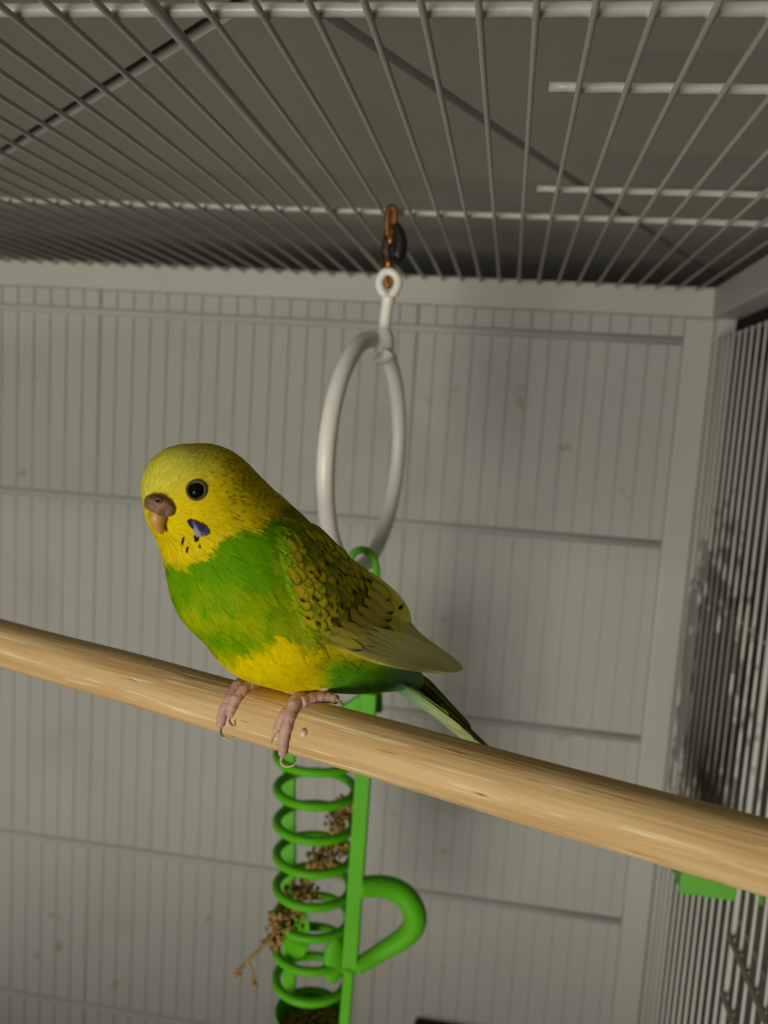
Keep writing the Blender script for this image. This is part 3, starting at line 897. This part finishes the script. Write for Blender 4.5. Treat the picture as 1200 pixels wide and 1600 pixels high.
ishead = lambda u, v: v < np.interp(u, HB[:, 0], HB[:, 1]) + 12
add_plumes(9000, 'head_plumage', lambda u, v: .0019, lambda u, v: .00062, ishead, 3)
add_plumes(15000, 'body_plumage', lambda u, v: .0042, lambda u, v: .00085, lambda u, v: not ishead(u, v) and u < 640, 4)

# head: eyes, cere, beak, cheek patch
def head_hit(u, v):
    h = bvh_b.ray_cast(Vector((0, 0, 0)), Vector(nrm(ray(u, v))))
    n = V(h[1]); n = n if n.dot(ray(u, v)) < 0 else -n
    return V(h[0]), n
bd_ = head_hit(250, 792)[0] - hc; hn_ = nrm((-bd_[1], bd_[0], 0))     # the head is symmetric about the beak
def hmirror(p): p = np.asarray(p, float); return p - 2 * np.outer((p - hc) @ hn_, hn_) if p.ndim > 1 else p - 2 * (p - hc).dot(hn_) * hn_
ep, en = head_hit(307, 766); kx = depth(ep) / FPX
def basis(n):
    x = nrm(np.cross(zup, n)); y = np.cross(n, x); return np.stack([x, y, n])
B = basis(en)
eye = ico(ep - en * 4 * kx, (12.5 * kx, 13 * kx, 11 * kx), 3, B)
rim = tube([ep + en * 1.5 * kx + (B[0] * math.cos(t) * 14.2 + B[1] * math.sin(t) * 14.8) * kx for t in np.linspace(0, 2 * math.pi, 28, endpoint=False)], 2.4 * kx, 8, closed=True)
for f in (lambda d: d, lambda d: (hmirror(d[0]), [q[::-1] for q in d[1]])):
    eo = make('eye', f(eye), M['eye'], bird); make('eye_ring', f(rim), M['eyering'], eo)
def hp_(u, v, up=0.0):
    p, n = head_hit(u, v); return p + n * up
beak_c, beak_n = head_hit(246, 790)
kb = depth(beak_c) / FPX
fw = nrm((-.80, -.60, 0))                                          # where the beak points
sdv = np.cross(zup, fw) * -1
sdv = nrm(sdv)
def bk(u, v, dpx=0.0): return P(u, v, depth(beak_c) - dpx * kb)
bparts = []
for t in np.linspace(0, 1, 14):
    u = np.interp(t, [0, .35, .7, 1], [250, 246, 247, 254]); v = np.interp(t, [0, .35, .7, 1], [795, 808, 821, 834]); r = np.interp(t, [0, .3, .6, .85, 1], [17, 14.5, 11, 7, 2.5])
    bparts.append((bk(u, v, np.interp(t, [0, .4, 1], [2, 6, 0])), r * kb))
beak = make('beak', tube([b[0] for b in bparts], [b[1] for b in bparts], 16), M['beak'], bird)
cparts = []
for (u, v, r, dp) in [(239, 783, 12, 10), (247, 785, 13.5, 13), (256, 789, 12, 14), (264, 794, 9.5, 12), (235, 789, 9, 11), (243, 793, 9, 15), (253, 797, 10, 15), (263, 799, 9, 12), (269, 797, 6, 9)]:
    r *= 1.12; cparts.append(ico(bk(u, v, dp), (r * kb, r * kb, r * kb * .85), 3))
cr = merge(*cparts)
cm_ = bpy.data.meshes.new('c'); cm_.from_pydata(cr[0].tolist(), [], cr[1]); co = bpy.data.objects.new('c', cm_); col.objects.link(co)
md = co.modifiers.new('r', 'REMESH'); md.mode = 'VOXEL'; md.voxel_size = .00022
ms = co.modifiers.new('s', 'SMOOTH'); ms.factor = .5; ms.iterations = 4
ev = co.evaluated_get(bpy.context.evaluated_depsgraph_get()); cm2 = bpy.data.meshes.new_from_object(ev)
cv = np.array([v.co[:] for v in cm2.vertices]); cf = [tuple(p.vertices) for p in cm2.polygons]
bpy.data.objects.remove(co)
cere = make('cere', (cv, cf), M['cere'], beak)
bvh_c = BVHTree.FromPolygons([Vector(v) for v in cv], cf)
h = bvh_c.ray_cast(Vector((0, 0, 0)), Vector(nrm(ray(247, 783)))); np_, nn_ = V(h[0]), V(h[1])
B = basis(nn_)
make('nostril', ico(np_, (3.4 * kb, 2.4 * kb, 1.2 * kb), 2, B), M['dark_hole'], beak)
make('nostril_rim', tube([np_ + nn_ * .5 * kb + (B[0] * math.cos(t) * 4.6 + B[1] * math.sin(t) * 3.6) * kb for t in np.linspace(0, 2 * math.pi, 20, endpoint=False)], 1.6 * kb, 8, closed=True), M['cere'], beak)
# violet cheek patch and throat spots: small overlapping feathers
def spot(uvs, wid, c0, c1, lift=.0004):
    pts = spline([hp_(u, v, lift) for u, v in uvs], 4); n = head_hit(*uvs[len(uvs) // 2])[1]
    d = np.gradient(pts, axis=0); vs, fs, cs = [], [], []
    for i, p in enumerate(pts):
        t = i / (len(pts) - 1); s = nrm(np.cross(d[i], n)); ww = wid * kx * (.35 + .65 * math.sin(math.pi * min(t * .75 + .15, 1)))
        for q in (-1, 0, 1):
            vs.append(p + s * q * ww * .5 + n * (.0002 if q == 0 else 0)); cs.append(mixc(V(c0), V(c1), t))
        if i:
            a = 3 * i; fs += [(a - 3, a - 2, a + 1, a), (a - 2, a - 1, a + 2, a + 1)]
    return (np.array(vs), fs, np.array(cs))
NV = (.035, .03, .10); LV = (.42, .36, .42); BL = (.015, .014, .02)
patch = []
for uvs, wd, c0, c1 in [([(295, 811), (299, 817), (304, 825)], 8, BL, NV), ([(300, 812), (305, 819), (309, 827)], 8, NV, LV), ([(305, 815), (310, 821), (314, 829)], 8, NV, (.06, .05, .16)),
                        ([(311, 817), (316, 823), (320, 830)], 8, NV, NV), ([(316, 820), (321, 827), (325, 834)], 8, NV, (.10, .08, .22)), ([(303, 822), (306, 829), (309, 837)], 8, LV, LV),
                        ([(308, 825), (311, 831), (314, 837)], 7, LV, (.30, .25, .36)), ([(314, 826), (318, 831), (322, 836)], 6, NV, (.2, .16, .3)), ([(306, 834), (307, 840), (307, 845)], 6, BL, BL)]:
    patch.append(spot(uvs, wd, c0, c1, .0005))
make('cheek_patch', merge(*patch), M['feather'], bird, label='violet and black cheek patch')
sp_ = [spot([(287, 838), (286, 844), (285, 850)], 2.6, BL, BL), spot([(294, 853), (293, 858), (293, 863)], 2.6, BL, BL), spot([(311, 850), (312, 853), (313, 856)], 3, (.3, .22, .01), (.2, .15, .01))]
make('throat_spots', merge(*sp_), M['feather'], bird, label='small dark throat spots')

# legs and feet
def toe(pts, claw):
    a = spline([np.append(on_perch(u, v, r * .75 * depth(Q) / FPX), r) for u, v, r in pts], 7)
    k = depth(Q) / FPX
    rr = a[:, 3] * k * (1 + .07 * np.sin(np.arange(len(a)) * 1.35))
    c = spline([a[-2][:3]] + [on_perch(u, v, 3.0 * k) for u, v in claw], 6)
    return tube(a[:, :3], rr, 12), tube(c, np.linspace(3.3 * k, .7 * k, len(c)), 8)
def foot(toes, leg):
    k = depth(Q) / FPX; meshes, claws = [], []
    for pts, cl in toes:
        a, b = toe(pts, cl); meshes.append(a); claws.append(b)
    lg = spline([np.append(on_perch(u, v, r * .8 * k) + off, r) for u, v, r, off in leg], 5)
    meshes.append(tube(lg[:, :3], lg[:, 3] * k, 12))
    f = make('foot', merge(*meshes), M['skin'], bird)
    for c in claws: make('claw', c, M['claw'], f)
z3 = np.zeros(3)
foot([([(482, 1088, 10), (466, 1098, 10.5), (456, 1118, 9), (449, 1142, 8.5), (445, 1160, 8), (444, 1173, 6.5)], [(440, 1184), (440, 1193), (448, 1198), (458, 1196), (464, 1190)]),
      ([(474, 1096, 8.5), (455, 1110, 8), (442, 1126, 7), (433, 1142, 5.5)], [(427, 1151), (424, 1160)]),
      ([(472, 1102, 8), (490, 1096, 8.5), (512, 1090, 8.5), (526, 1093, 7)], [(533, 1098), (535, 1107)])],
     [(478, 1092, 10, z3), (492, 1084, 9.5, z3), (508, 1076, 9, zup * .001), (516, 1062, 10, zup * .003)])
foot([([(412, 1068, 9), (392, 1062, 9.5), (375, 1074, 9), (359, 1098, 8), (350, 1119, 7.5), (347, 1131, 6)], [(344, 1141), (348, 1151), (357, 1155), (366, 1150)]),
      ([(408, 1072, 8.5), (388, 1076, 8.5), (373, 1092, 8), (364, 1109, 7), (361, 1119, 4.5)], [(358, 1124), (361, 1131), (367, 1134), (368, 1125)])],
     [(395, 1064, 9, z3), (415, 1070, 9, z3), (438, 1076, 9, z3), (452, 1070, 10, zup * .003)])
